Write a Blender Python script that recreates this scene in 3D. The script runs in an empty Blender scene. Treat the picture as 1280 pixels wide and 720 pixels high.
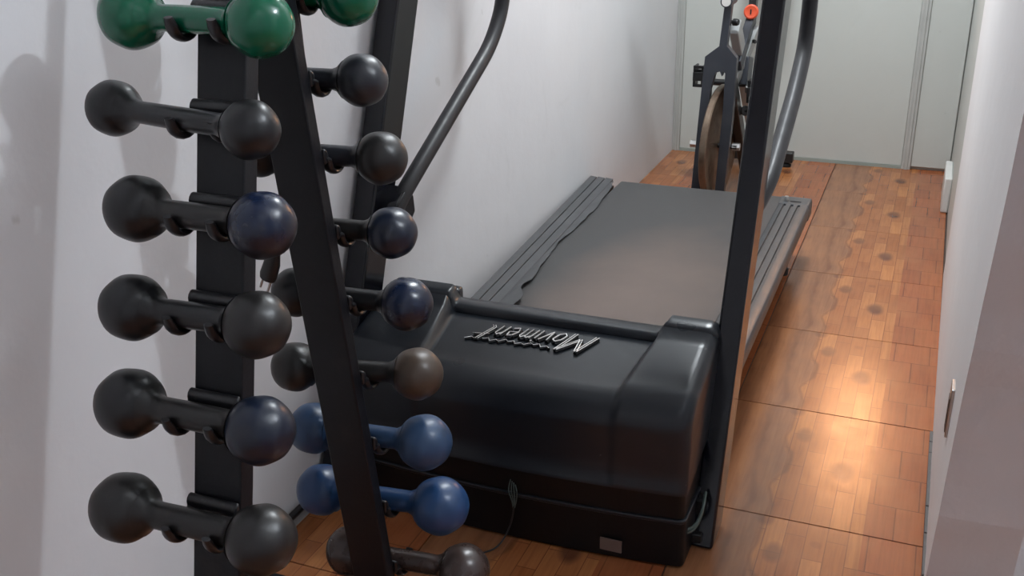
import bpy, bmesh, math, random
from mathutils import Vector, Matrix

random.seed(7)
S = bpy.context.scene
COL = S.collection
PI = math.pi

# ------------------------------------------------------------------ camera
cam_d = bpy.data.cameras.new('camera')
cam = bpy.data.objects.new('camera', cam_d)
COL.objects.link(cam)
RX = Vector((0.9275770536572219, 0.37336715284710426, -0.014063381650035416))
UP = Vector((-0.12838599183692545, 0.3538524682188114, 0.9264477685414888))
FW = Vector((-0.3508815279102569, 0.8575461503093009, -0.3761605421373452))
M = Matrix((RX, UP, -FW)).transposed().to_4x4()
M.translation = Vector((-0.10108101491456747, -1.7441109206802956, 1.165042438999115))
cam.matrix_world = M
cam_d.sensor_fit = 'HORIZONTAL'
cam_d.sensor_width = 36.0
cam_d.lens = 1300.0 / 1280.0 * 36.0
cam_d.clip_start = 0.02
S.camera = cam

# ------------------------------------------------------------------ world and exposure
w = bpy.data.worlds.new('world'); S.world = w
w.use_nodes = True
w.node_tree.nodes['Background'].inputs['Color'].default_value = (0.75, 0.82, 1.0, 1)
w.node_tree.nodes['Background'].inputs['Strength'].default_value = 0.05
S.view_settings.view_transform = 'Standard'
S.view_settings.look = 'None'
S.view_settings.gamma = 1.0
S.view_settings.exposure = 0.0

# ------------------------------------------------------------------ lamps
def lamp(name, kind, loc, energy, color, size=None, size_y=None, aim=None, spread=None):
    d = bpy.data.lights.new(name, kind)
    d.energy = energy; d.color = color
    if kind == 'AREA':
        d.size = size
        if spread: d.spread = math.radians(spread)
        if size_y: d.shape = 'RECTANGLE'; d.size_y = size_y
    else:
        d.shadow_soft_size = size
    o = bpy.data.objects.new(name, d); COL.objects.link(o); o.location = loc
    if aim is not None:
        o.rotation_euler = (Vector(aim) - Vector(loc)).to_track_quat('-Z', 'Y').to_euler()
    return o
# bulb of the side room, right of the camera: throws the rack's shadow on the left wall
lamp('side_room_lamp', 'POINT', (0.95, -0.34, 2.25), 62, (0.86, 0.93, 1.0), 0.038)
# weak fill light added under the side room ceiling, behind the camera
lamp('room_fill_light', 'AREA', (0.5, -2.3, 2.55), 3, (0.82, 0.91, 1.0), 1.0, 1.0, (0.5, -2.3, 0))
# corridor ceiling lamp
lamp('corridor_lamp', 'AREA', (-0.55, 1.20, 2.55), 47, (0.90, 0.96, 1.0), 0.30, 0.30, (-0.55, 1.20, 0))
# warm lamp on the end wall of the corridor
lamp('end_wall_lamp', 'AREA', (-0.25, 2.60, 1.20), 1.9, (1.0, 0.46, 0.20), 0.22, 0.6, (-0.30, 0.0, 0.5), 80)

# ------------------------------------------------------------------ helpers
def obj(name, bm, mat, parent=None, smooth=False, bevel=0, angle=35):
    me = bpy.data.meshes.new(name)
    bmesh.ops.recalc_face_normals(bm, faces=bm.faces)
    bm.to_mesh(me); bm.free()
    o = bpy.data.objects.new(name, me); COL.objects.link(o)
    for m in (mat if isinstance(mat, (list, tuple)) else [mat]):
        me.materials.append(m)
    if parent is not None: o.parent = parent
    if bevel:
        md = o.modifiers.new('bevel', 'BEVEL'); md.width = bevel; md.segments = 3
        md.limit_method = 'ANGLE'; md.angle_limit = math.radians(40)
    if smooth or bevel:
        for p in me.polygons: p.use_smooth = True
        me.set_sharp_from_angle(angle=math.radians(angle)) if not bevel else me.set_sharp_from_angle(angle=math.radians(60))
    return o

def empty(name, loc, rotz=0.0):
    o = bpy.data.objects.new(name, None); COL.objects.link(o)
    o.location = loc; o.rotation_euler = (0, 0, rotz); o.empty_display_size = 0.05
    return o

def tag(o, label=None, cat=None, group=None, kind=None):
    if label: o['label'] = label
    if cat: o['category'] = cat
    if group: o['group'] = group
    if kind: o['kind'] = kind
    return o

def structure(name, bm, mat, **k):
    return tag(obj(name, bm, mat, **k), kind='structure')

def box(bm, x0, x1, y0, y1, z0, z1):
    vs = [bm.verts.new(p) for p in ((x0,y0,z0),(x1,y0,z0),(x1,y1,z0),(x0,y1,z0),(x0,y0,z1),(x1,y0,z1),(x1,y1,z1),(x0,y1,z1))]
    for f in ((0,3,2,1),(4,5,6,7),(0,1,5,4),(1,2,6,5),(2,3,7,6),(3,0,4,7)):
        bm.faces.new([vs[i] for i in f])
    return vs

def hexa(bm, pts):                      # eight points, bottom ring then top ring
    vs = [bm.verts.new(p) for p in pts]
    for f in ((0,3,2,1),(4,5,6,7),(0,1,5,4),(1,2,6,5),(2,3,7,6),(3,0,4,7)):
        bm.faces.new([vs[i] for i in f])

def prism(bm, outline, axis, a0, a1):   # outline of 2D points extruded along an axis
    def P(u, v, a):
        return {'x': (a, u, v), 'y': (u, a, v), 'z': (u, v, a)}[axis]
    A = [bm.verts.new(P(u, v, a0)) for u, v in outline]
    B = [bm.verts.new(P(u, v, a1)) for u, v in outline]
    n = len(outline)
    bm.faces.new(A[::-1]); bm.faces.new(B)
    for i in range(n):
        bm.faces.new((A[i], A[(i+1) % n], B[(i+1) % n], B[i]))

def tube(bm, pts, r, n=12, cap=True, flat=1.0):
    pts = [Vector(p) for p in pts]
    rings = []
    t0 = (pts[1] - pts[0]).normalized()
    ref = Vector((0, 0, 1)) if abs(t0.z) < 0.9 else Vector((1, 0, 0))
    u = t0.cross(ref).normalized()
    for i, p in enumerate(pts):
        a = pts[max(i-1, 0)]; b = pts[min(i+1, len(pts)-1)]
        t = (b - a).normalized()
        u = (u - t * u.dot(t)).normalized()
        v = t.cross(u)
        rr = r[i] if isinstance(r, (list, tuple)) else r
        rings.append([bm.verts.new(p + (u * math.cos(2*PI*k/n) + v * math.sin(2*PI*k/n) * flat) * rr) for k in range(n)])
    for A, B in zip(rings, rings[1:]):
        for k in range(n):
            bm.faces.new((A[k], A[(k+1) % n], B[(k+1) % n], B[k]))
    if cap:
        bm.faces.new(rings[0][::-1]); bm.faces.new(rings[-1])

def lathe(bm, prof, M4=None, n=32):     # profile (radius, height) about z
    M4 = M4 or Matrix.Identity(4)
    rings = []
    for r, h in prof:
        if r < 1e-6: rings.append([bm.verts.new(M4 @ Vector((0, 0, h)))])
        else: rings.append([bm.verts.new(M4 @ Vector((r*math.cos(2*PI*k/n), r*math.sin(2*PI*k/n), h))) for k in range(n)])
    for A, B in zip(rings, rings[1:]):
        for k in range(n):
            a = A[k % len(A)]; b = A[(k+1) % n % len(A)]; c = B[(k+1) % n % len(B)]; d = B[k % len(B)]
            q = []
            for x in (a, b, c, d):
                if x not in q: q.append(x)
            if len(q) > 2: bm.faces.new(q)
    for R_ in (rings[0], rings[-1]):
        if len(R_) > 1: bm.faces.new(R_)

def smooth_path(pts, rad, n=8):         # rounds the inner corners of a polyline
    pts = [Vector(p) for p in pts]; out = [pts[0]]
    for i in range(1, len(pts)-1):
        a = (pts[i-1]-pts[i]); b = (pts[i+1]-pts[i])
        d = min(rad, a.length*.48, b.length*.48)
        p0 = pts[i] + a.normalized()*d; p2 = pts[i] + b.normalized()*d
        for k in range(n+1):
            t = k/n
            out.append(p0*(1-t)**2 + pts[i]*2*t*(1-t) + p2*t*t)
    out.append(pts[-1])
    return out

def axis_matrix(p, d):                  # z axis along d, origin p
    q = Vector(d).to_track_quat('Z', 'Y').to_matrix().to_4x4(); q.translation = Vector(p)
    return q

# ------------------------------------------------------------------ materials
class NT:
    def __init__(s, name):
        s.m = bpy.data.materials.new(name); s.m.use_nodes = True
        s.t = s.m.node_tree; s.b = s.t.nodes['Principled BSDF']
    def n(s, kind, **k):
        x = s.t.nodes.new(kind)
        for a, v in k.items():
            if a.startswith('i_'): x.inputs[a[2:].replace('_', ' ')].default_value = v
            else: setattr(x, a, v)
        return x
    def l(s, a, b): s.t.links.new(a, b)
    def coord(s, which='Object'): return s.n('ShaderNodeTexCoord').outputs[which]
    def noise(s, vec, scale, detail=4, rough=.55, dist=0.0):
        x = s.n('ShaderNodeTexNoise'); x.inputs['Scale'].default_value = scale
        x.inputs['Detail'].default_value = detail; x.inputs['Roughness'].default_value = rough
        x.inputs['Distortion'].default_value = dist
        s.l(vec, x.inputs['Vector']); return x.outputs['Fac']
    def ramp(s, fac, stops):
        r = s.n('ShaderNodeValToRGB'); e = r.color_ramp.elements
        while len(e) < len(stops): e.new(.5)
        for q, (p_, c) in zip(e, stops):
            q.position = p_; q.color = c if len(c) == 4 else (*c, 1)
        s.l(fac, r.inputs['Fac']); return r.outputs['Color']
    def mix(s, fac, a, b, mode='MIX'):
        x = s.n('ShaderNodeMix', data_type='RGBA', blend_type=mode)
        for v, i in ((fac, 0), (a, 6), (b, 7)):
            if isinstance(v, (int, float)): x.inputs[i].default_value = v
            elif isinstance(v, tuple): x.inputs[i].default_value = v if len(v) == 4 else (*v, 1)
            else: s.l(v, x.inputs[i])
        return x.outputs[2]
    def math(s, op, a, b=None, c=None):
        x = s.n('ShaderNodeMath', operation=op)
        for v, i in ((a, 0), (b, 1), (c, 2)):
            if v is None: continue
            if isinstance(v, (int, float)): x.inputs[i].default_value = v
            else: s.l(v, x.inputs[i])
        return x.outputs[0]
    def bump(s, h, strength, dist=.01):
        x = s.n('ShaderNodeBump'); x.inputs['Strength'].default_value = strength; x.inputs['Distance'].default_value = dist
        s.l(h, x.inputs['Height']); s.l(x.outputs['Normal'], s.b.inputs['Normal'])
    def set(s, base=None, rough=None, metal=None, spec=None, coat=None):
        for k, v in (('Base Color', base), ('Roughness', rough), ('Metallic', metal), ('Specular IOR Level', spec), ('Coat Weight', coat)):
            if v is None: continue
            if isinstance(v, (int, float)): s.b.inputs[k].default_value = v
            elif isinstance(v, tuple): s.b.inputs[k].default_value = v if len(v) == 4 else (*v, 1)
            else: s.l(v, s.b.inputs[k])
        return s.m

def paint(name, base, worn, amount=.45, scale=18, rough=.38, spec=.5, bump=.15, bscale=90, metal=0.0):
    k = NT(name); c = k.coord()
    f = k.noise(c, scale, 5, .6)
    col = k.ramp(f, [(amount, base), (min(amount+.22, 1), worn)])
    sp = k.noise(c, scale*9, 2, .5)
    col = k.mix(k.ramp(sp, [(.74, (0, 0, 0)), (.78, (.5, .5, .5))]), col, worn)
    r = k.math('MULTIPLY_ADD', k.noise(c, scale*2, 3), .22, rough-.11)
    k.bump(k.noise(c, bscale, 3), bump, .002)
    return k.set(col, r, metal, spec)

def plain(name, base, rough=.5, metal=0.0, spec=.5):
    k = NT(name); c = k.coord()
    f = k.noise(c, 14, 4)
    col = k.mix(f, tuple(x*.86 for x in base), tuple(min(1, x*1.12) for x in base))
    r = k.math('MULTIPLY_ADD', k.noise(c, 40, 3), .12, rough-.06)
    return k.set(col, r, metal, spec)

def wall_material(name, a, b, dirt, bump=.25, rough=.62):
    k = NT(name); c = k.coord()
    f = k.noise(c, 1.6, 5, .6)
    col = k.ramp(f, [(.3, a), (.7, b)])
    spots = k.ramp(k.noise(c, 16, 3, .5), [(.74, (0, 0, 0)), (.79, (.55, .55, .55))])
    col = k.mix(spots, col, dirt)
    streak = k.noise(c, 5, 6, .7, 1.2)
    col = k.mix(k.ramp(streak, [(.6, (0, 0, 0)), (.85, (.3, .3, .3))]), col, dirt)
    h = k.math('ADD', k.noise(c, 9, 4), k.math('MULTIPLY', k.noise(c, 120, 3), .10))
    k.bump(h, bump*.7, .01)
    return k.set(col, rough, 0, .4)

M_wall = wall_material('white_wall_paint', (.66, .66, .68), (.72, .72, .735), (.50, .49, .48))
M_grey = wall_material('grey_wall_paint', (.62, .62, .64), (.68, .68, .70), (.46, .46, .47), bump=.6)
M_wall_pale = wall_material('pale_wall_paint', (.80, .79, .79), (.84, .83, .83), (.6, .59, .58))
M_ceil = wall_material('ceiling_paint', (.72, .72, .72), (.76, .76, .76), (.6, .6, .6), bump=.1)
M_panel = wall_material('partition_panel', (.54, .56, .53), (.58, .60, .57), (.45, .46, .43), bump=.08, rough=.45)
M_strip = plain('partition_strip', (.46, .47, .45), .4)
M_grout = plain('dark_grout', (.07, .045, .035), .7)
M_cement = plain('bare_cement', (.30, .31, .30), .85)

def tile_material():
    k = NT('wood_print_tile')
    c = k.coord('UV')
    sep = k.n('ShaderNodeSeparateXYZ'); k.l(c, sep.inputs[0])
    u, v = sep.outputs[0], sep.outputs[1]
    # narrow parquet strips running away from the camera
    mp = k.n('ShaderNodeMapping'); mp.inputs['Rotation'].default_value = (0, 0, PI/2); k.l(c, mp.inputs[0])
    br = k.n('ShaderNodeTexBrick'); k.l(mp.outputs[0], br.inputs['Vector'])
    br.inputs['Scale'].default_value = 1.0; br.inputs['Brick Width'].default_value = .30; br.inputs['Row Height'].default_value = .085
    br.inputs['Mortar Size'].default_value = .0022; br.inputs['Bias'].default_value = 0
    br.inputs['Color1'].default_value = (.52, .205, .070, 1); br.inputs['Color2'].default_value = (.33, .108, .036, 1); br.inputs['Mortar'].default_value = (.19, .06, .025, 1)
    # larger red blocks on the right of each tile
    b2 = k.n('ShaderNodeTexBrick'); k.l(c, b2.inputs['Vector'])
    b2.inputs['Scale'].default_value = 1.0; b2.inputs['Brick Width'].default_value = .19; b2.inputs['Row Height'].default_value = .25; b2.inputs['Mortar Size'].default_value = .003
    b2.inputs['Color1'].default_value = (.36, .108, .039, 1); b2.inputs['Color2'].default_value = (.27, .078, .030, 1); b2.inputs['Mortar'].default_value = (.16, .045, .02, 1)
    # wavy edges
    wob = k.math('MULTIPLY_ADD', k.noise(c, 3.2, 1.5), .20, -.10)
    uw = k.math('ADD', u, wob)
    right = k.math('GREATER_THAN', u, .735)
    col = k.mix(right, br.outputs['Color'], b2.outputs['Color'])
    # swirling heartwood on the left third
    wv = k.n('ShaderNodeTexWave', wave_type='BANDS', bands_direction='X')
    wv.inputs['Scale'].default_value = 1.5; wv.inputs['Distortion'].default_value = 4.0; wv.inputs['Detail'].default_value = 2; wv.inputs['Detail Scale'].default_value = 1.0
    k.l(c, wv.inputs['Vector'])
    heart = k.ramp(wv.outputs['Fac'], [(0, (.20, .080, .038)), (.07, (.26, .110, .052)), (.6, (.30, .132, .062)), (1, (.27, .115, .055))])
    left = k.ramp(uw, [(.30, (1, 1, 1)), (.34, (0, 0, 0))])
    col = k.mix(left, col, heart)
    edge = k.ramp(uw, [(.305, (0, 0, 0)), (.322, (.5, .5, .5)), (.34, (0, 0, 0))])
    col = k.mix(edge, col, (.085, .030, .018))
    # knots, the same in every tile
    for (ku, kv, ru, rv, s_) in ((.61, .47, .062, .105, .9), (.40, .75, .050, .085, .7), (.33, .98, .05, .06, .5), (.56, .86, .03, .03, .3)):
        du = k.math('DIVIDE', k.math('SUBTRACT', k.math('ADD', u, k.math('MULTIPLY', wob, .25)), ku), ru)
        dv = k.math('DIVIDE', k.math('SUBTRACT', v, kv), rv)
        d = k.math('ADD', k.math('MULTIPLY', du, du), k.math('MULTIPLY', dv, dv))
        col = k.mix(k.ramp(d, [(.25, (s_, s_, s_)), (1.0, (0, 0, 0))]), col, (.085, .028, .020))
    # fine grain along the strips and cloudy variation
    mg = k.n('ShaderNodeMapping'); mg.inputs['Scale'].default_value = (60, 3.5, 1); k.l(c, mg.inputs[0])
    g = k.noise(mg.outputs[0], 1.0, 5, .6, .4)
    col = k.mix(k.ramp(g, [(.35, (.35, .35, .35)), (.6, (0, 0, 0))]), col, (.15, .046, .019))
    cl = k.noise(c, 3.0, 3)
    col = k.mix(k.ramp(cl, [(.4, (0, 0, 0)), (.7, (.35, .35, .35))]), col, (.42, .18, .07))
    oc = k.coord('Object')
    dirt = k.noise(oc, 14, 5, .6)
    r = k.math('MULTIPLY_ADD', dirt, .16, .15)
    k.bump(k.math('ADD', k.noise(oc, 18, 2), k.math('MULTIPLY', g, .15)), .035, .01)
    return k.set(col, r, 0, .5)
M_tile = tile_material()

M_leg = paint('black_rack_paint', (.0055, .0060, .0085), (.016, .014, .015), .58, 22, .42, .32, .2, 140)
M_hook = paint('black_hook_paint', (.010, .010, .012), (.085, .080, .076), .60, 60, .34, .5, .2, 140)
M_upright = paint('gloss_black_tube_paint', (.0035, .0040, .0080), (.008, .008, .011), .6, 12, .14, .45, .012, 60)
M_rail_tube = paint('black_handrail_enamel', (.010, .010, .013), (.014, .013, .015), .6, 16, .45, .4, .03, 120)
def hood_material():
    k = NT('dark_moulded_hood'); c = k.coord()
    col = k.mix(k.noise(c, 2.5, 2), (.0105, .0135, .0185), (.0130, .0160, .0210))
    sp = k.ramp(k.noise(c, 70, 2, .5), [(.775, (0, 0, 0)), (.80, (.6, .6, .6))])      # small scuffs
    col = k.mix(sp, col, (.10, .10, .10))
    r = k.math('MULTIPLY_ADD', k.noise(c, 7, 2), .05, .26)
    return k.set(col, r, 0, .42)
M_hood = hood_material()
M_base = paint('black_base_paint', (.0045, .0045, .0055), (.009, .0085, .009), .6, 14, .40, .3, .2, 140)
M_trim = paint('dark_grey_side_rail_plastic', (.060, .063, .067), (.082, .084, .087), .5, 9, .42, .45, .2, 220)
M_black = plain('black_plastic', (.012, .012, .013), .42)
M_rubber = plain('black_rubber', (.015, .015, .016), .7)
M_groove = plain('painted_recess_shade', (.006, .006, .007), .8)  # flat near-black in place of the shade inside the slot and cable hole
M_chrome = plain('chrome', (.80, .79, .77), .16, 1.0)
M_steel = plain('worn_steel', (.52, .51, .50), .35, 1.0)
M_sticker = plain('faded_sticker', (.17, .115, .095), .6)
M_wire = plain('bare_wire', (.07, .10, .09), .5)
M_orange = plain('red_orange_plastic', (.75, .10, .04), .42)
M_white_plastic = plain('white_plastic', (.66, .65, .62), .4)
M_bike_grey = paint('grey_bike_paint', (.036, .040, .050), (.05, .054, .062), .55, 9, .42, .45, .08, 160)
M_bike_light = paint('silver_bike_paint', (.30, .31, .31), (.36, .36, .36), .55, 9, .38, .5, .08, 160)
M_rust = paint('rusty_flywheel_steel', (.17, .125, .09), (.10, .06, .04), .45, 12, .45, .5, .2, 90, .6)

def belt_material():
    k = NT('running_belt_rubber'); c = k.coord()
    f = k.noise(c, 3.0, 5, .6)
    sep = k.n('ShaderNodeSeparateXYZ'); k.l(c, sep.inputs[0])
    # middle of the belt paler and browner, darker outwards
    x = k.math('SUBTRACT', sep.outputs[0], .04)
    yy = k.math('ADD', sep.outputs[1], .25)
    d = k.math('ADD', k.math('MULTIPLY', k.math('MULTIPLY', x, x), 14.0), k.math('MULTIPLY', k.math('MULTIPLY', yy, yy), 1.3))
    d = k.math('ADD', d, k.math('MULTIPLY_ADD', f, 1.0, -.42))
    col = k.ramp(d, [(.0, (.150, .116, .102)), (.5, (.105, .086, .078)), (1.0, (.058, .058, .059))])
    k.bump(k.noise(c, 420, 2), .35, .001)
    return k.set(col, .55, 0, .3)
M_belt = belt_material()

# ------------------------------------------------------------------ setting
XL, YB, H = -1.13, 2.652, 2.6
TX, TY = 0.4353, 0.45
bm = bmesh.new(); box(bm, XL-.12, 2.6, -3.3, YB+.15, -.12, -.004)
floor = structure('floor', bm, M_grout)
def tile_mesh(x0, x1, y0, y1):          # x,y inside one tile; printed side carries its own UV
    bm = bmesh.new(); g = .0011; b = .0008
    lay = bm.loops.layers.uv.new('UVMap')
    def ring(i, z): return [bm.verts.new((x, y, z)) for x, y in ((x0+i, y0+i), (x1-i, y0+i), (x1-i, y1-i), (x0+i, y1-i))]
    A = ring(g, -.008); B = ring(g, -.0012); C_ = ring(g+b, 0.0)
    bm.faces.new(C_)
    for P, Q in ((A, B), (B, C_)):
        for i in range(4): bm.faces.new((P[i], P[(i+1) % 4], Q[(i+1) % 4], Q[i]))
    for f in bm.faces:
        for lp in f.loops: lp[lay].uv = (lp.vert.co.x/TX, lp.vert.co.y/TY)
    return bm
full = None; cut = None
for ky in range(-6, 6):
    y0 = ky*TY
    for kx in range(-3, 6):
        x0 = kx*TX
        if kx >= 0 and ky > -1: continue
        if y0 < -2.6: continue
        if kx == -3:
            if cut is None:
                cut = obj('tile', tile_mesh(XL+3*TX, TX, 0, TY), M_tile, floor); o = cut
            else:
                o = cut.copy(); COL.objects.link(o); o.parent = floor
        elif full is None:
            full = obj('tile', tile_mesh(0, TX, 0, TY), M_tile, floor); o = full
        else:
            o = full.copy(); COL.objects.link(o); o.parent = floor
        o.location = (x0, y0, 0)

bm = bmesh.new(); box(bm, XL-.12, 2.6, -3.3, YB+.15, H, H+.1); structure('ceiling', bm, M_ceil)
bm = bmesh.new(); box(bm, XL-.12, XL, -3.3, YB+.15, -.1, H); structure('wall_left', bm, M_wall)
bm = bmesh.new(); box(bm, XL-.1, 2.6, -3.3, -3.2, -.1, H); structure('wall_front', bm, M_wall)
bm = bmesh.new(); box(bm, 2.5, 2.6, -3.2, -.2, -.1, H); structure('wall_far_right', bm, M_wall)
# back partition: backing wall and the panels it is made of
bm = bmesh.new(); box(bm, XL-.1, .3, YB+.012, YB+.12, -.1, H)
wb = structure('wall_back', bm, M_strip)
for xa, xb in ((-1.098, -.181), (-.146, .0)):
    bm = bmesh.new(); box(bm, xa, xb, YB, YB+.014, .012, H-.002); obj('panel', bm, M_panel, wb, bevel=.002)
for i, (xa, xb, yf) in enumerate(((XL, -1.098, YB-.006), (-.181, -.146, YB-.008))):
    bm = bmesh.new(); box(bm, xa, xb, yf, YB+.012, 0, H-.002)
    box(bm, xa+.011, xb-.011, yf-.004, yf, 0, H-.002)
    structure('trim_%d' % (i+1), bm, M_strip, bevel=.0015)
bm = bmesh.new(); box(bm, -1.098, -.146, YB-.004, YB+.012, 0, .012); structure('trim_3', bm, plain('green_grey_sill', (.32, .36, .33), .5))
# right wall with its free end towards the side room; face and end edge slanted to fit the edge line in the image
def wx(z): return min(.003, -.008 + .014*z)
prof = [(-.150, 0), (-.185, .15), (-.225, .40), (-.30, .65), (-.385, .90), (-.395, 1.2), (-.40, H)]
bm = bmesh.new()
rings = []
nz = 40
for i in range(nz+1):
    z = H*i/nz
    for (ya, za), (yb, zb) in zip(prof, prof[1:]):
        if za <= z <= zb: ye = ya + (yb-ya)*(z-za)/(zb-za)
    ye += random.uniform(-.0035, .0035)
    rings.append([bm.verts.new(p) for p in ((min(wx(z), .012), ye, z), (min(wx(z)*.8, .01), ye+.12, z), (0, 1.45, z), (.12, 1.45, z), (.12, ye+.004, z), (.02, ye, z))])
for A, B in zip(rings, rings[1:]):
    for q in range(6):
        f = bm.faces.new((A[q], A[(q+1) % 6], B[(q+1) % 6], B[q]))
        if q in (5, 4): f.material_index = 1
bm.faces.new(rings[0][::-1]); bm.faces.new(rings[-1])
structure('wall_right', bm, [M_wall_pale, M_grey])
bm = bmesh.new(); box(bm, .12, 2.5, -.10, -.02, 0, H); structure('wall_side_room', bm, M_grey)
# right wall beyond the joint
bm = bmesh.new(); box(bm, .004, .3, 1.455, YB+.012, 0, H); structure('wall_right_back', bm, M_panel)
# wall foot strips
bm = bmesh.new(); box(bm, XL, XL+.006, -2.6, .9, 0, .028); structure('baseboard_left', bm, M_cement)
bm = bmesh.new()
ys = [-.15 + .045*i for i in range(14)]
for a, b in zip(ys, ys[1:]):
    h = random.uniform(.006, .011)*(1.5 if a < .25 else .8)
    box(bm, -.0108, -.004, a, b, 0, h)
structure('baseboard_right', bm, plain('dirty_mortar', (.15, .14, .135), .9))

# ------------------------------------------------------------------ dumbbells
G_rough = dict(amount=.52, scale=30)
P = {
 'green': paint('green_enamel', (.002, .105, .052), (.006, .05, .03), .60, 30, .20, .55, .06, 90),
 'black': paint('black_iron_paint', (.0075, .0078, .0095), (.020, .019, .019), .54, 28, .36, .5, .09, 110),
 'black_warm': paint('worn_black_iron_paint', (.012, .011, .011), (.028, .024, .022), .52, 28, .38, .5, .09, 110),
 'navy': paint('navy_worn_paint', (.006, .011, .026), (.018, .018, .022), .50, 18, .32, .5, .08, 110),
 'navy_deep': paint('deep_navy_worn_paint', (.006, .013, .038), (.018, .015, .018), .48, 14, .28, .5, .08, 110),
 'slate': paint('slate_iron_paint', (.015, .017, .023), (.034, .033, .036), .50, 30, .36, .5, .14, 120),
 'brown': paint('brown_worn_iron_paint', (.060, .040, .028), (.022, .018, .016), .52, 22, .40, .5, .09, 100),
 'blue': paint('blue_enamel', (.012, .044, .122), (.012, .028, .070), .56, 26, .34, .5, .08, 100),
 'blue_dull': paint('dull_blue_enamel', (.022, .054, .120), (.020, .030, .055), .52, 26, .40, .5, .08, 100),
 'iron': paint('dark_brown_iron', (.045, .029, .025), (.020, .015, .015), .54, 22, .28, .55, .08, 100),
}
def ball_bm(r, c):
    bm = bmesh.new()
    bmesh.ops.create_uvsphere(bm, u_segments=40, v_segments=24, radius=r)
    for v in bm.verts:
        d = v.co.normalized()
        v.co += d * r * .012 * math.sin(5*d.x + 3*d.y*2 + c*7) * math.cos(4*d.z + c)
        v.co.x += c
    return bm
def dumbbell(p1, p2, r1, r2, mats, label, group):
    p1, p2 = Vector(p1), Vector(p2); mid = (p1+p2)/2; v = p2-p1; Ln = v.length
    rm = (r1+r2)/2
    root = empty('dumbbell', mid - Vector((0, 0, rm)), math.atan2(v.y, v.x))
    hr = rm*.385
    bm = bmesh.new(); prof = []
    a = -Ln/2 + r1*.72; b = Ln/2 - r2*.72
    for k in range(17):
        t = k/16; x = a + (b-a)*t
        e = abs(2*t-1)
        prof.append((hr*(1 + .06*(1-e**2)) + rm*.34*max(0, (e-.74)/.26)**2, x))
    lathe(bm, prof, Matrix.Translation((0, 0, rm)) @ Matrix.Rotation(PI/2, 4, 'Y'), 28)
    hm, b1, b2 = mats
    obj('handle', bm, P[hm], root, smooth=True)
    for c, r, m in ((-Ln/2, r1, b1), (Ln/2, r2, b2)):
        bm = ball_bm(r, c); bmesh.ops.translate(bm, verts=bm.verts, vec=(0, 0, rm))
        obj('ball', bm, P[m], root, smooth=True, angle=80)
    tag(root, label, 'dumbbell', group)
    return mid, v.normalized(), rm, hr

FRONT = [
 ((-0.979,-0.756,1.009),(-0.792,-0.771,1.009),0.0392,0.0376,('green','green','green'),'glossy green ball dumbbell on top of the column facing the camera'),
 ((-1.01,-0.775,0.902),(-0.787,-0.816,0.902),0.0336,0.0332,('black','black','black'),'black dumbbell with the smallest balls of the front column, just under the green one'),
 ((-0.952,-0.825,0.797),(-0.776,-0.828,0.797),0.0396,0.0384,('black_warm','black','navy_deep'),'dumbbell with scuffed bar and shiny navy right ball, just above the hanging plug'),
 ((-0.946,-0.864,0.687),(-0.778,-0.856,0.687),0.0398,0.039,('black','black','black_warm'),'matt black dumbbell in the front column, third from the bottom of that column'),
 ((-0.946,-0.894,0.574),(-0.761,-0.894,0.574),0.0422,0.04,('black_warm','black','navy'),'dumbbell with worn navy right ball before the blue ball, second lowest in front'),
 ((-0.944,-0.932,0.451),(-0.751,-0.929,0.451),0.0427,0.0414,('black_warm','black_warm','black_warm'),'greyish black dumbbell lowest in the column facing the camera'),
]
REAR = [
 ((-0.995,-0.564,1.013),(-0.815,-0.542,1.013),0.0391,0.0391,('green','green','green'),'dark green dumbbell at the top of the rear column, half cut by the frame'),
 ((-0.987,-0.559,0.904),(-0.806,-0.537,0.904),0.035,0.035,('slate','slate','slate'),'slate dumbbell with a chipped hole on top of its ball, under the rear green one'),
 ((-0.968,-0.554,0.798),(-0.787,-0.532,0.798),0.0365,0.0365,('slate','black_warm','black_warm'),'charcoal dumbbell whose ball overlaps the foot of the treadmill handrail'),
 ((-0.96,-0.549,0.69),(-0.78,-0.528,0.69),0.0365,0.0365,('black_warm','navy','navy'),'blue black dumbbell in the rear column in front of the left treadmill post'),
 ((-0.94,-0.542,0.583),(-0.764,-0.526,0.583),0.0368,0.0386,('black','black','navy_deep'),'shiny navy dumbbell with brown tinges beside the top of the treadmill hood'),
 ((-0.948,-0.55,0.462),(-0.763,-0.507,0.462),0.0378,0.0395,('black_warm','black_warm','brown'),'dumbbell with a worn brown right ball in front of the treadmill hood'),
 ((-0.937,-0.534,0.349),(-0.754,-0.512,0.349),0.0403,0.0429,('blue_dull','blue_dull','blue_dull'),'dull blue dumbbell, upper of the two blue ones'),
 ((-0.935,-0.531,0.234),(-0.736,-0.505,0.234),0.0414,0.0459,('blue','blue','blue'),'bright blue dumbbell, lower of the two blue ones'),
 ((-0.896,-0.523,0.12),(-0.7,-0.503,0.12),0.041,0.0423,('iron','iron','iron'),'dark brown iron dumbbell lowest on the rack near the floor'),
]
rack = tag(empty('dumbbell_rack', (-.84, -.75, 0)), 'black steel A-frame dumbbell rack with hook cradles against the white wall', 'rack')
def rack_obj(name, bm, mat, parent=None, **k):
    if parent is None:
        bmesh.ops.translate(bm, verts=bm.verts, vec=(.84, .75, 0)); return obj(name, bm, mat, rack, **k)
    bmesh.ops.translate(bm, verts=bm.verts, vec=(.84, .75, 0)); return obj(name, bm, mat, parent, **k)
def fy(z): return -.733 - .300*(1.0-z)
def gy(z): return -.6045 + .045*(.9-z)
def leg_front_x(z): return (-.905 + .066*(.982-z), -.837 + .066*(.982-z))
def leg_rear_x(z): return (-.918 + .076*(.801-z), -.849 + .070*(.801-z))
zt = 1.36
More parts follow.
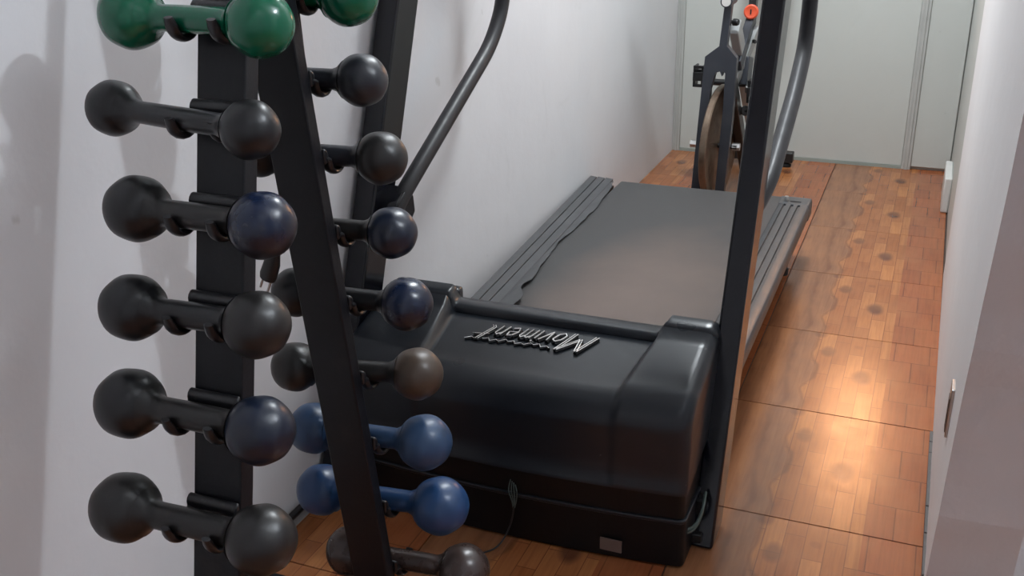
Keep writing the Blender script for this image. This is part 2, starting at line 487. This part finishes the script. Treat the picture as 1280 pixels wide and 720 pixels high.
for (xf, yf, dep) in ((leg_front_x, fy, .027), (leg_rear_x, gy, .0225)):
    bm = bmesh.new(); pts = []
    for z in (.02, zt):
        a, b = xf(z); y = yf(z)
        pts += [(a, y, z), (b, y, z), (b, y+dep, z), (a, y+dep, z)]
    hexa(bm, pts); rack_obj('leg', bm, M_leg, bevel=.0025)
bm = bmesh.new(); box(bm, -.96, -.84, fy(zt)-.004, gy(zt)+.03, zt-.02, zt+.03); rack_obj('top_plate', bm, M_leg, bevel=.004)
for y0 in (fy(0)-.006, -.578):
    bm = bmesh.new(); box(bm, -1.09, -.62, y0, y0+.06, 0, .03); rack_obj('foot_bar', bm, M_leg, bevel=.004)
bm = bmesh.new(); box(bm, -.87, -.83, fy(0)+.05, -.576, .002, .028); rack_obj('base_bar', bm, M_leg, bevel=.003)

def cradle(mid, d, hr, side, xf, yf, dep):
    """side -1: dumbbell on the camera side of its leg, +1: behind it"""
    z = mid.z; a, b = xf(z); xc = (a+b)/2
    yl = yf(z) + (0 if side < 0 else dep)             # leg face
    off = abs(mid.y - yl)
    wd = .036
    bm = bmesh.new()
    # rounded back pad on the leg, standing higher than the bar
    n = 7; outl = []
    ph = .023
    for k in range(n+1):
        t = PI*k/n; outl.append((math.cos(t)*ph*.5, math.sin(t)*.011))
    zc = z + hr*.50
    A = []; B = []
    pts2 = [(yl + side*q, zc + p_) for p_, q in outl]
    prism(bm, pts2, 'x', xc-wd, xc+wd)
    pad = rack_obj('cradle', bm, M_hook, bevel=.003)
    # two J hooks under the bar
    for s in (-1, 1):
        x = xc + s*(wd-.007)
        path = [(x, yl+side*.004, z+.004)]
        R_ = hr + .0055
        for k in range(11):
            t = PI*(k/10)*.93
            path.append((x, mid.y - side*math.cos(t)*R_, z - math.sin(t)*R_ - .0005))
        e = Vector(path[-1]); path.append((x, e.y + side*.004, e.z + .010))
        bm = bmesh.new(); tube(bm, path, [.0085]*(len(path)-1)+[.0060], 10, flat=.55)
        rack_obj('hook', bm, M_hook, pad, smooth=True, angle=60)
for row, grp, side, xf, yf, dep in ((FRONT, 'dumbbells on the front column of the rack', -1, leg_front_x, fy, .027), (REAR, 'dumbbells on the rear column of the rack', 1, leg_rear_x, gy, .0225)):
    for p1, p2, r1, r2, mats, lab in row:
        mid, d, rm, hr = dumbbell(p1, p2, r1, r2, mats, lab, grp)
        cradle(mid, d, hr, side, xf, yf, dep)

# ------------------------------------------------------------------ treadmill
TC = -.740
tm = tag(empty('treadmill', (TC, .60, 0)), 'dark grey motorised treadmill with black uprights along the left wall', 'treadmill')
def T(name, bm, mat, parent=None, **k):
    bmesh.ops.translate(bm, verts=bm.verts, vec=(-TC, -.60, 0)); return obj(name, bm, mat, parent or tm, **k)
def bulge(x): return -.022*max(0, 1-((x-TC)/.345)**2)
def plan(x0, x1, yf, yb, rc, n=14):     # outline with a bowed front and rounded front corners
    pts = [(x1, yb), (x0, yb)]
    for k in range(6):
        t = (PI/2)*k/5; pts.append((x0+rc-rc*math.cos(t), yf+bulge(x0+rc)+rc-rc*math.sin(t)))
    for k in range(1, n):
        x = x0+rc + (x1-x0-2*rc)*k/n; pts.append((x, yf+bulge(x)))
    for k in range(6):
        t = (PI/2)*k/5; pts.append((x1-rc+rc*math.sin(t), yf+bulge(x1-rc)+rc-rc*math.cos(t)))
    return pts
HX0, HX1 = -1.082, -.402
bm = bmesh.new(); prism(bm, plan(HX0+.004, HX1-.003, -.220, .04, .012), 'z', .004, .098); base = T('base_box', bm, M_base, bevel=.002)
bm = bmesh.new(); prism(bm, plan(HX0, HX1, -.228, .05, .014), 'z', .098, .106); T('base_flange', bm, M_hood, bevel=.002)
bm = bmesh.new(); prism(bm, plan(HX0+.005, HX1-.005, -.224, .05, .014), 'z', .105, .162); T('motor_tray', bm, M_base, bevel=.002)
bm = bmesh.new(); box(bm, -.552, -.512, -.2425-.0008, -.240, .022, .046)
st = T('sticker', bm, M_sticker, base); st['label'] = 'small faded rectangular sticker'
# moulded hood
def hood_profile():
    """(y, z, weight of the shoulder step) from the back of the hood over the top to the front lip"""
    pr = []
    def add(y, z, s): pr.append((y, z, s))
    add(.030, .205, 1); add(.028, .330, 1); add(.022, .352, 1); add(.010, .361, 1)
    add(-.020, .3612, 1); add(-.0265, .3595, 1); add(-.0300, .3540, 1); add(-.0310, .3450, 1); add(-.0380, .3465, 1)
    for k in range(1, 9):
        t = k/8; add(-.038 - .138*t, .348 - .016*t - .004*t*t, 1 - .5*t)
    R_ = .058; cy, cz = -.176, .3285-R_                      # rounded nose
    for k in range(1, 15):
        t = (PI/2)*.97*k/14
        add(cy - R_*math.sin(t), cz + R_*math.cos(t), max(.12, .5 - .4*k/14))
    add(-.2325, .24, .12); add(-.2325, .21, .12); add(-.2315, .180, .15); add(-.238, .170, .1); add(-.239, .162, 0)
    return pr
HP = hood_profile()
def step(a, b, x):
    t = min(1, max(0, (x-a)/(b-a))); return t*t*(3-2*t)
xs = []
for t in (0, .0015, .004, .008, .013, .02, .028): xs.append(HX0+t)
xs += [HX0+.05, HX0+.075]
xs += [-.98, -.965] + [-.953 + .003*k for k in range(21)]
xs += [-.88 + .04*k for k in range(8)]
xs += [-.548 + .003*k for k in range(21)] + [-.47, -.44]
for t in (.028, .02, .013, .008, .004, .0015, 0): xs.append(HX1-t)
bm = bmesh.new(); grid = []
nP = len(HP)
for x in xs:
    edge = min(x-HX0, HX1-x); rr = .022
    inset = rr - math.sqrt(max(0, rr*rr-(rr-min(edge, rr))**2))
    sh = 0
    col = []
    for i, (y, z, s) in enumerate(HP):
        sk = .030*min(1, max(0, (.02-y)/.22))                # the step wanders outwards-in towards the front
        sh = max(step(-.930+sk, -.948+sk, x) if x < TC else 0, step(-.512-sk, -.494-sk, x) if x > TC else 0)
        a = HP[max(i-1, 0)]; b = HP[min(i+1, nP-1)]
        ty, tz = b[0]-a[0], b[1]-a[1]; q = math.hypot(ty, tz) or 1
        ny, nz_ = tz/q, -ty/q
        if nz_ < -.2: ny, nz_ = -ny, -nz_
        if y > 0 and i < 3: ny, nz_ = 1, 0
        zz = z
        if sh > 0 and 3 <= i <= 8:                          # the shoulders have no lip of their own
            zz = z*(1-sh) + (.361 - (.010-y)*.10)*sh
        off = s*sh*.026
        if i < 2: off = 0
        k_in = inset if i < nP-4 else inset*.5
        yo = y + ny*(off*.6-k_in) if i > 15 else y - (k_in*ny if i > 2 else 0)
        zo = zz + nz_*(off-k_in) if i > 1 else z
        fr = step(-.10, -.21, y)
        col.append(bm.verts.new((x, yo + bulge(x)*fr, zo)))
    grid.append(col)
for A, B in zip(grid, grid[1:]):
    for i in range(nP-1): bm.faces.new((A[i], A[i+1], B[i+1], B[i]))
for c in (grid[0], grid[-1]): bm.faces.new(c)
hood = T('motor_hood', bm, M_hood, smooth=True, angle=50)
# caps behind the two shoulders
for xa, xb in ((-.494, -.404), (-1.078, -.945)):
    bm = bmesh.new(); box(bm, xa, xb, .030, .058, .20, .366); T('shoulder_cap', bm, M_hood, hood, bevel=.008)
# chrome emblem: script letters as raised bars, read from the running side
def letter_strokes(ch):
    return {
     'M': [[(0,0),(.14,1.0),(.52,.25),(1.02,1.02),(.98,-.05)]],
     'o': [[(.25,.55),(.08,.42),(.05,.15),(.22,0),(.42,.12),(.45,.42),(.25,.55)]],
     'v': [[(.05,.55),(.16,0),(.42,.55)]],
     'i': [[(.10,.52),(.10,0)],[(.10,.74),(.10,.66)]],
     'm': [[(.06,0),(.08,.55)],[(.08,.42),(.22,.55),(.32,.45),(.32,0)],[(.32,.42),(.46,.55),(.56,.45),(.56,0)]],
     'e': [[(.06,.28),(.42,.32),(.34,.54),(.14,.50),(.04,.25),(.16,.02),(.42,.08)]],
     'n': [[(.06,0),(.08,.55)],[(.08,.42),(.24,.55),(.36,.45),(.36,0)]],
     't': [[(.22,.95),(.14,.12),(.30,0)],[(.0,.60),(.62,.66)]],
    }[ch]
adv = dict(M=1.20, o=.58, v=.52, i=.26, m=.74, e=.58, n=.54, t=.56)
tot = sum(adv[c] for c in 'Moviment')
EW, EH = .216, .056
bm = bmesh.new(); bk = bmesh.new()
penx = 0.0
def emb(u, v, lift):                    # letter frame -> hood top; right of the text is -x, up is -y
    x = -.618 - (u/tot)*EW + v*.020*-1
    y = -.062 - v*EH - .010*(u/tot)
    z = .349 + .13*(y+.038)
    return (x, y, z + lift)
for ch in 'Moviment':
    for st_ in letter_strokes(ch):
        pl = [(penx+a, b) for a, b in st_]
        for (a, b), (c, d) in zip(pl, pl[1:]):
            tube(bk, [emb(a, b, .0012), emb(c, d, .0012)], .0042, 6)
            for off in ((-.11, .11) if ch in 'Mt' else (0,)):
                tube(bm, [emb(a+off*.55, b, .0052), emb(c+off*.55, d, .0052)], .0010 if off else .0014, 6)
    penx += adv[ch]
# the jagged flourish under the word
zig = [(tot*t, .80 + .12*(k % 2) + .05*math.sin(k)) for k, t in enumerate([i/26 for i in range(28)])]
zig = [(a, b) for a, b in zig if 1.25 < a]
tube(bk, [emb(a, b, .0012) for a, b in zig], .0030, 6)
tube(bm, [emb(a, b, .0036) for a, b in zig], .0008, 6)
em = T('emblem', bm, M_chrome, hood, smooth=True); em['label'] = 'chrome script emblem reading Moviment'
T('emblem_backing', bk, M_black, hood, smooth=True)

# running deck
bm = bmesh.new(); box(bm, -1.06, -.43, .03, 1.42, .075, .150); T('deck_frame', bm, M_base, bevel=.004)
bm = bmesh.new()
bx0, bx1 = -1.012, -.492
prof = [(-.02, .198)] + [(-.02 + 1.46*k/12, .199) for k in range(1, 13)]
for k in range(1, 9):
    t = PI*k/8; prof.append((1.440 + .040*math.sin(t), .159 + .040*math.cos(t)))
prof += [(.1, .119)]
cols = [[bm.verts.new((x, y, z)) for y, z in prof] for x in (bx0, -.88, -.75, -.62, bx1)]
for A, B in zip(cols, cols[1:]):
    for i in range(len(prof)-1): bm.faces.new((A[i], A[i+1], B[i+1], B[i]))
bl = T('running_belt', bm, M_belt, smooth=True)
# right side rail: ribbed top, rounded outer edge
def rail_section(w, ribs, side):
    o_ = [(0, .150), (0, .196)]
    for g_ in ribs: o_ += [(g_-.004, .2005), (g_-.0035, .194), (g_+.0035, .194), (g_+.004, .2005)]
    o_ += [(w-.012, .200), (w-.004, .197), (w, .188), (w-.001, .158), (w-.006, .150)]
    return o_
sec = rail_section(.094, (.022, .044, .064), 1)
bm = bmesh.new(); prism(bm, [( -.496+a, b) for a, b in sec], 'y', .02, 1.375); rr_ = T('side_rail', bm, M_trim, bevel=.0008)
bm = bmesh.new(); prism(bm, [(-.496, .148), (-.496, .200), (-.406, .200), (-.402, .190), (-.402, .150)], 'y', 1.375, 1.455); T('end_cap', bm, M_trim, rr_, bevel=.003)
bm = bmesh.new(); lathe(bm, [(.0, .016), (.006, .016), (.0075, .012), (.0075, 0)], Matrix.Translation((-.474, 1.40, .200)), 16); T('adjuster_bolt', bm, M_steel, rr_, smooth=True)
bm = bmesh.new(); box(bm, -.462, -.430, 1.398, 1.406, .199, .2012); T('adjuster_slot', bm, M_groove, rr_)
# left side rail: four flat ribs, the inner one lifted and torn
lr = empty('side_rail', (0, 0, 0)); lr.parent = tm
random.seed(3)
NY = 56
def lx(t): return -1.066 - .058*t      # outer edge runs towards the wall
bounds = [(0.0, .020), (.0235, .045), (.0485, .071)]
for i, (a, b) in enumerate(bounds):
    bm = bmesh.new(); pts = []
    for k in range(NY+1):
        t = k/NY; y = .30 + 1.165*t
        sc = 1 + .10*t
        pts.append([bm.verts.new(p) for p in ((lx(t)+a*sc, y, .190), (lx(t)+a*sc, y, .203-.001*i), (lx(t)+b*sc, y, .201-.001*i), (lx(t)+b*sc, y, .188))])
    for A, B in zip(pts, pts[1:]):
        for q in range(4): bm.faces.new((A[q], A[(q+1) % 4], B[(q+1) % 4], B[q]))
    bm.faces.new(pts[0]); bm.faces.new(pts[-1][::-1])
    T('rail_strip', bm, M_trim, lr, bevel=.0012)
bm = bmesh.new(); pts = []
wob = 0
for k in range(NY+1):
    t = k/NY; y = .31 + 1.10*t
    wob = wob*.6 + random.uniform(-.004, .004)
    tear = .012*math.exp(-((t-.06)/.035)**2) - .010*math.exp(-((t-.13)/.03)**2)
    x0 = lx(t)+.074*(1+.1*t)
    x1 = x0 + .030 + .010*math.sin(t*9+1) + tear + wob*.5 - .012*t
    lift = .010*math.exp(-((t-.10)/.12)**2) + .004*math.sin(t*17)**2
    pts.append([bm.verts.new(p) for p in ((x0, y, .196), (x0, y, .1995), ((x0+x1)/2, y, .203+lift*.5), (x1, y, .2035+lift), (x1, y, .2015+lift), ((x0+x1)/2, y, .1995+lift*.4))])
for A, B in zip(pts, pts[1:]):
    for q in range(6): bm.faces.new((A[q], A[(q+1) % 6], B[(q+1) % 6], B[q]))
bm.faces.new(pts[0]); bm.faces.new(pts[-1][::-1])
o = T('rail_strip', bm, M_trim, lr, smooth=True, angle=45); o['label'] = 'inner rubber strip, lifted and torn along its edge'
bm = bmesh.new(); hexa(bm, [(-1.07,.30,.15),(-.985,.30,.15),(-1.03,1.42,.15),(-1.122,1.42,.15),(-1.068,.30,.190),(-.985,.30,.190),(-1.03,1.42,.190),(-1.122,1.42,.190)])
T('rail_core', bm, M_base, lr)
bm = bmesh.new(); hexa(bm, [(-1.07,.05,.15),(-.96,.05,.15),(-.96,.33,.15),(-1.072,.33,.15),(-1.07,.05,.285),(-.965,.05,.285),(-.965,.33,.216),(-1.07,.33,.216)])
T('rail_front_cap', bm, M_trim, lr, bevel=.02)
# rear feet
for x in (-1.02, -.46):
    bm = bmesh.new(); lathe(bm, [(.022, 0), (.022, .018), (.010, .024), (.010, .08)], Matrix.Translation((x, 1.30, 0)), 18); T('foot', bm, M_rubber, smooth=True)
# uprights, leaning back towards the runner
SL = .40
for xa, xb, y0, z0 in ((-.409, -.367, -.151, 0.002), (-1.121, -1.076, -.287, .002)):
    bm = bmesh.new(); pts = []
    D = .090
    for z in (z0, 1.22):
        pts += [(xa, y0+SL*z, z), (xb, y0+SL*z, z), (xb, y0+SL*z+D, z), (xa, y0+SL*z+D, z)]
    hexa(bm, pts)
    T('upright', bm, M_upright, bevel=.005)
    # mounting plate for the handrail
# handrails
for x, xp, path in ((-.371, None, [(.130, .545), (.230, .592), (.50, .708), (.632, .795), (.655, 1.10), (.45, 1.20)]),
                    (-1.052, -1.0765, [(-.040, .530), (.02, .566), (.475, .786), (.556, .872), (.57, 1.10), (.40, 1.20)])):
    bm = bmesh.new(); tube(bm, smooth_path([(x - (.020 if xp is None and q_ == 0 else 0), y, z) for q_, (y, z) in enumerate(path)], .060, 8), .0170, 18)
    h_ = T('handrail', bm, M_rail_tube, smooth=True, angle=50)
    if xp is None: continue
    bm = bmesh.new()
    lo, hi = min(x, xp), max(x, xp)
    prism(bm, [(-.06, .50), (.020, .500), (.045, .520), (.040, .555), (.02, .580), (-.03, .560)], 'x', lo-.004, hi+.012)
    T('handrail_bracket', bm, M_upright, h_, bevel=.006)
bm = bmesh.new(); hexa(bm, [(-1.075,.28,1.13),(-.418,.28,1.13),(-.418,.36,1.10),(-1.075,.36,1.10),(-1.075,.33,1.27),(-.418,.33,1.27),(-.418,.44,1.24),(-1.075,.44,1.24)])
con = T('console', bm, M_black, bevel=.015)
# wiring at the foot of the right upright
random.seed(11)
bm = bmesh.new(); box(bm, -.412, -.388, -.128, -.118, .055, .085); T('cable_hole', bm, M_groove)
for dz in (0, .007):
    bm = bmesh.new(); tube(bm, smooth_path([(-.392+dz*.3, -.122, .098+dz), (-.386, -.165, .085+dz), (-.396, -.19, .060+dz), (-.43, -.20, .055+dz)], .03, 6), .0026, 8)
    T('cable', bm, M_wire, smooth=True)
bm = bmesh.new(); box(bm, -.416, -.388, -.152, -.130, .012, .030); T('foot_bolt_plate', bm, M_black, bevel=.002)
# frayed wire end and thin lead hanging on the front
for k in range(4):
    bm = bmesh.new(); a = -.722 + .003*k
    tube(bm, smooth_path([(a, -.2475, .132-.003*k), (a-.003+.003*k, -.254, .112), (a+.004, -.253, .092), (a+.006-.002*k, -.252, .076)], .01, 4), .0011, 6)
    T('frayed_wire', bm, M_wire, smooth=True)
bm = bmesh.new(); tube(bm, smooth_path([(-.714, -.2525, .080), (-.716, -.256, .055), (-.724, -.262, .025), (-.735, -.285, .004), (-.765, -.318, .003)], .02, 5), .0016, 8)
T('cable', bm, M_black, smooth=True)

# ------------------------------------------------------------------ hanging power plug
pc = tag(empty('power_cord', (-.951, -.592, .622)), 'black two-pin power plug hanging on its cord between the rack legs', 'plug')
bm = bmesh.new(); lathe(bm, [(.0, .0), (.012, .0), (.0135, .006), (.0125, .028), (.007, .048), (.004, .056), (0, .056)], None, 20)
for v in bm.verts: v.co.y *= .75
pm = Matrix.Rotation(math.radians(24), 4, 'Y')
bmesh.ops.transform(bm, matrix=pm, verts=bm.verts); plug = obj('plug', bm, M_black, pc, smooth=True)
for s in (-1, 1):
    bm = bmesh.new(); lathe(bm, [(0, -.020), (.0018, -.019), (.0020, 0), (0, .002)], Matrix.Translation((s*.0065, 0, 0)), 10)
    bmesh.ops.transform(bm, matrix=pm, verts=bm.verts); obj('pin', bm, M_steel, plug, smooth=True)
bm = bmesh.new(); tube(bm, smooth_path([(.0215, 0, .048), (.030, .006, .072), (.060, .0315, .12), (.075, .0315, .25), (.070, .020, .55), (.060, .016, .74), (.060, -.03, .772), (.060, -.08, .775)], .03, 6), .0030, 8)
obj('cord', bm, M_black, pc, smooth=True)
# cable along the foot of the left wall
bm = bmesh.new(); tube(bm, smooth_path([(XL+.013, -1.3, .036), (XL+.013, -.6, .036), (XL+.013, -.25, .036), (XL+.013, .3, .036)], .1, 4), .0075, 10)
tag(obj('wall_cable', bm, M_black, smooth=True), 'black cable lying along the foot of the left wall', 'cable')

# ------------------------------------------------------------------ exercise bike
BX, BY = -.79, 1.82
bk_ = tag(empty('exercise_bike', (BX, 2.18, 0)), 'grey spinning bike with rusty flywheel at the end wall', 'exercise bike')
def B(name, bm, mat, parent=None, **k):
    bmesh.ops.translate(bm, verts=bm.verts, vec=(-BX, -2.18, 0)); return obj(name, bm, mat, parent or bk_, **k)
fx = BX
# fork plate: two blades, shoulders and neck, leaning a little
def leanx(z): return .012*(z-.3)
outer = [(-.8625, .03), (-.842, .446), (-.836, .553), (-.790, .590), (-.780, .728), (-.756, .728), (-.764, .592), (-.728, .553), (-.730, .342), (-.745, .03), (-.776, .03), (-.764, .40), (-.764, .500), (-.772, .506), (-.775, .488), (-.782, .505), (-.797, .500), (-.812, .44), (-.812, .03)]
bm = bmesh.new()
prism(bm, outer, 'y', BY, BY+.035)
fork = B('fork', bm, M_bike_grey, bevel=.0012)
bm = bmesh.new(); tube(bm, [(-.772, BY-.012, .738), (-.772, BY+.09, .738)], .0200, 22); B('head_tube', bm, M_bike_grey, fork, smooth=True)
bm = bmesh.new(); tube(bm, [(-.772, BY-.018, .738), (-.772, BY-.011, .738)], .0150, 22); o = B('tube_plug', bm, M_white_plastic, fork, smooth=True); o['label'] = 'white round end plug'
# flywheel between the blades
bm = bmesh.new(); lathe(bm, [(.0, -.011), (.03, -.011), (.035, -.006), (.165, -.006), (.172, -.012), (.205, -.012), (.208, -.008), (.208, .008), (.205, .012), (.172, .012), (.165, .006), (.035, .006), (.03, .011), (0, .011)], axis_matrix((-.786, BY+.085, .235), (1, -.085, 0)), 64)
B('flywheel', bm, M_rust, smooth=True, angle=30)
bm = bmesh.new(); tube(bm, [(fx-.085, BY+.06, .235), (fx+.075, BY+.05, .235)], .009, 14); B('axle', bm, M_black, smooth=True)
for s in (-1, 1):
    bm = bmesh.new(); tube(bm, [(fx-.004+s*.062, BY+.055, .235), (fx-.004+s*.088, BY+.055, .235)], .014, 6); B('axle_nut', bm, M_steel, smooth=True)
# frame
def beam(name, a, b, wx_, wy_, mat, parent=None, bev=.004):
    a, b = Vector(a), Vector(b); d = (b-a).normalized(); u = Vector((1, 0, 0)); u = (u - d*u.dot(d)).normalized(); v = d.cross(u)
    bm = bmesh.new(); hexa(bm, [tuple(p + u*sx*wx_/2 + v*sy*wy_/2) for p in (a, b) for sx, sy in ((-1,-1), (1,-1), (1,1), (-1,1))])
    return B(name, bm, mat, parent, bevel=bev)
beam('main_beam', (-.756, BY+.09, .645), (-.738, 2.50, .050), .032, .060, M_bike_light)
beam('seat_tube', (-.752, 1.97, .50), (-.742, 2.16, .645), .030, .05, M_bike_grey)
beam('seat_post', (-.742, 2.155, .635), (-.742, 2.20, .95), .026, .045, M_black)
beam('cross_brace', (-.748, BY+.05, .46), (-.738, 2.22, .060), .030, .05, M_black)
beam('head_beam', (-.765, 1.96, .42), (-.722, 2.16, .60), .022, .05, M_bike_light)
beam('chain_guard', (-.737, 2.07, .415), (-.737, 2.09, .515), .030, .10, M_bike_grey)
# knobs
bm = bmesh.new(); lathe(bm, [(0, 0), (.022, 0), (.026, .004), (.026, .016), (.021, .020), (.016, .018), (0, .018)], axis_matrix((-.740, 2.125, .668), (.06, -1, .1)), 24)
kn = B('resistance_knob', bm, M_orange, smooth=True, angle=30); kn['label'] = 'red round resistance knob'
bm = bmesh.new(); box(bm, -.7415, -.7370, 2.104, 2.1075, .661, .679); B('knob_mark', bm, M_black, kn)
for p_, d_, r_ in (((-.722, 2.02, .335), (.3, -1, .1), .018), ((-.768, BY+.06, .664), (1, -.3, 0), .012), ((-.724, 2.10, .57), (.5, -1, 0), .007), ((-.712, 1.99, .338), (1, -.5, 0), .006)):
    bm = bmesh.new(); lathe(bm, [(0, .03), (r_*.8, .03), (r_, .024), (r_, .012), (r_*.5, .008), (r_*.45, -.02)], axis_matrix(p_, d_), 16)
    B('knob', bm, M_black, smooth=True, angle=40)
# cranks and pedals
bm = bmesh.new(); tube(bm, [(fx-.075, 2.07, .42), (fx+.075, 2.07, .42)], .012, 14); B('crank_axle', bm, M_black, smooth=True)
for s, a in ((-1, .35), (1, .35+PI)):
    y1, z1 = 2.07+.07*math.cos(a), .42 + .07*math.sin(a)*.4
    ca = beam('crank_arm', (fx+s*.070, 2.07, .42), (fx+s*.072, y1, z1), .014, .026, M_steel)
    bm = bmesh.new()
    xc = fx + s*.112
    for dy in (-.030, .030): box(bm, xc-.034, xc+.034, y1+dy-.004, y1+dy+.004, z1-.016, z1+.016)
    for dx in (-.034, -.004, .026): box(bm, xc+dx, xc+dx+.008, y1-.03, y1+.03, z1-.038, z1+.038)
    for dz in (-.034, .0, .034): box(bm, xc-.034, xc+.034, y1-.030, y1-.022, z1+dz-.006, z1+dz+.006)
    B('pedal', bm, M_black, ca, bevel=.002)
# saddle and handlebar above the frame edge
bm = bmesh.new(); prism(bm, [(2.30, .87), (2.32, .90), (2.42, .905), (2.56, .915), (2.58, .89), (2.45, .86)], 'x', fx-.03, fx+.14); B('saddle', bm, M_black, bevel=.02)
bm = bmesh.new(); tube(bm, [(fx+.006, BY+.05, .738), (fx+.006, BY+.09, .95)], .016, 14); B('handlebar_post', bm, M_steel, smooth=True)
bm = bmesh.new(); tube(bm, smooth_path([(fx-.2, BY-.06, .99), (fx-.18, BY+.09, .95), (fx+.19, BY+.09, .95), (fx+.21, BY-.06, .99)], .05), .014, 14); B('handlebar', bm, M_black, smooth=True)
# stabiliser bars
for y, x0, x1 in ((2.535, fx-.20, fx+.194), (1.76, fx-.18, fx+.14)):
    bm = bmesh.new(); box(bm, x0, x1, y-.022, y+.022, .020, .062); sb_ = B('stabiliser_bar', bm, M_black, bevel=.004)
    for x in (x0+.03, x1-.028):
        bm = bmesh.new(); lathe(bm, [(.020, 0), (.022, .010), (.014, .014), (.008, .02), (.008, .03)], Matrix.Translation((x, y, 0)), 16); B('foot', bm, M_rubber, sb_, smooth=True)

# ------------------------------------------------------------------ small things on the right wall
bm = bmesh.new(); box(bm, -.022, .004, 2.09, 2.34, .0, .128)
tag(obj('wall_box', bm, M_white_plastic, bevel=.006), 'narrow white box low on the right wall near the back corner', 'box')
sp = tag(empty('wall_plate', (-.004, 0.0, .31)), 'worn metal plate low on the right wall near its free end', 'wall plate')
bm = bmesh.new(); box(bm, -.004, .003, -.055, -.010, -.050, .040); pl_ = obj('plate', bm, M_steel, sp, bevel=.0015)
bm = bmesh.new(); box(bm, -.0052, -.0035, -.045, -.020, -.045, .018); obj('slot', bm, plain('plate_slot', (.10, .07, .06), .6), pl_)
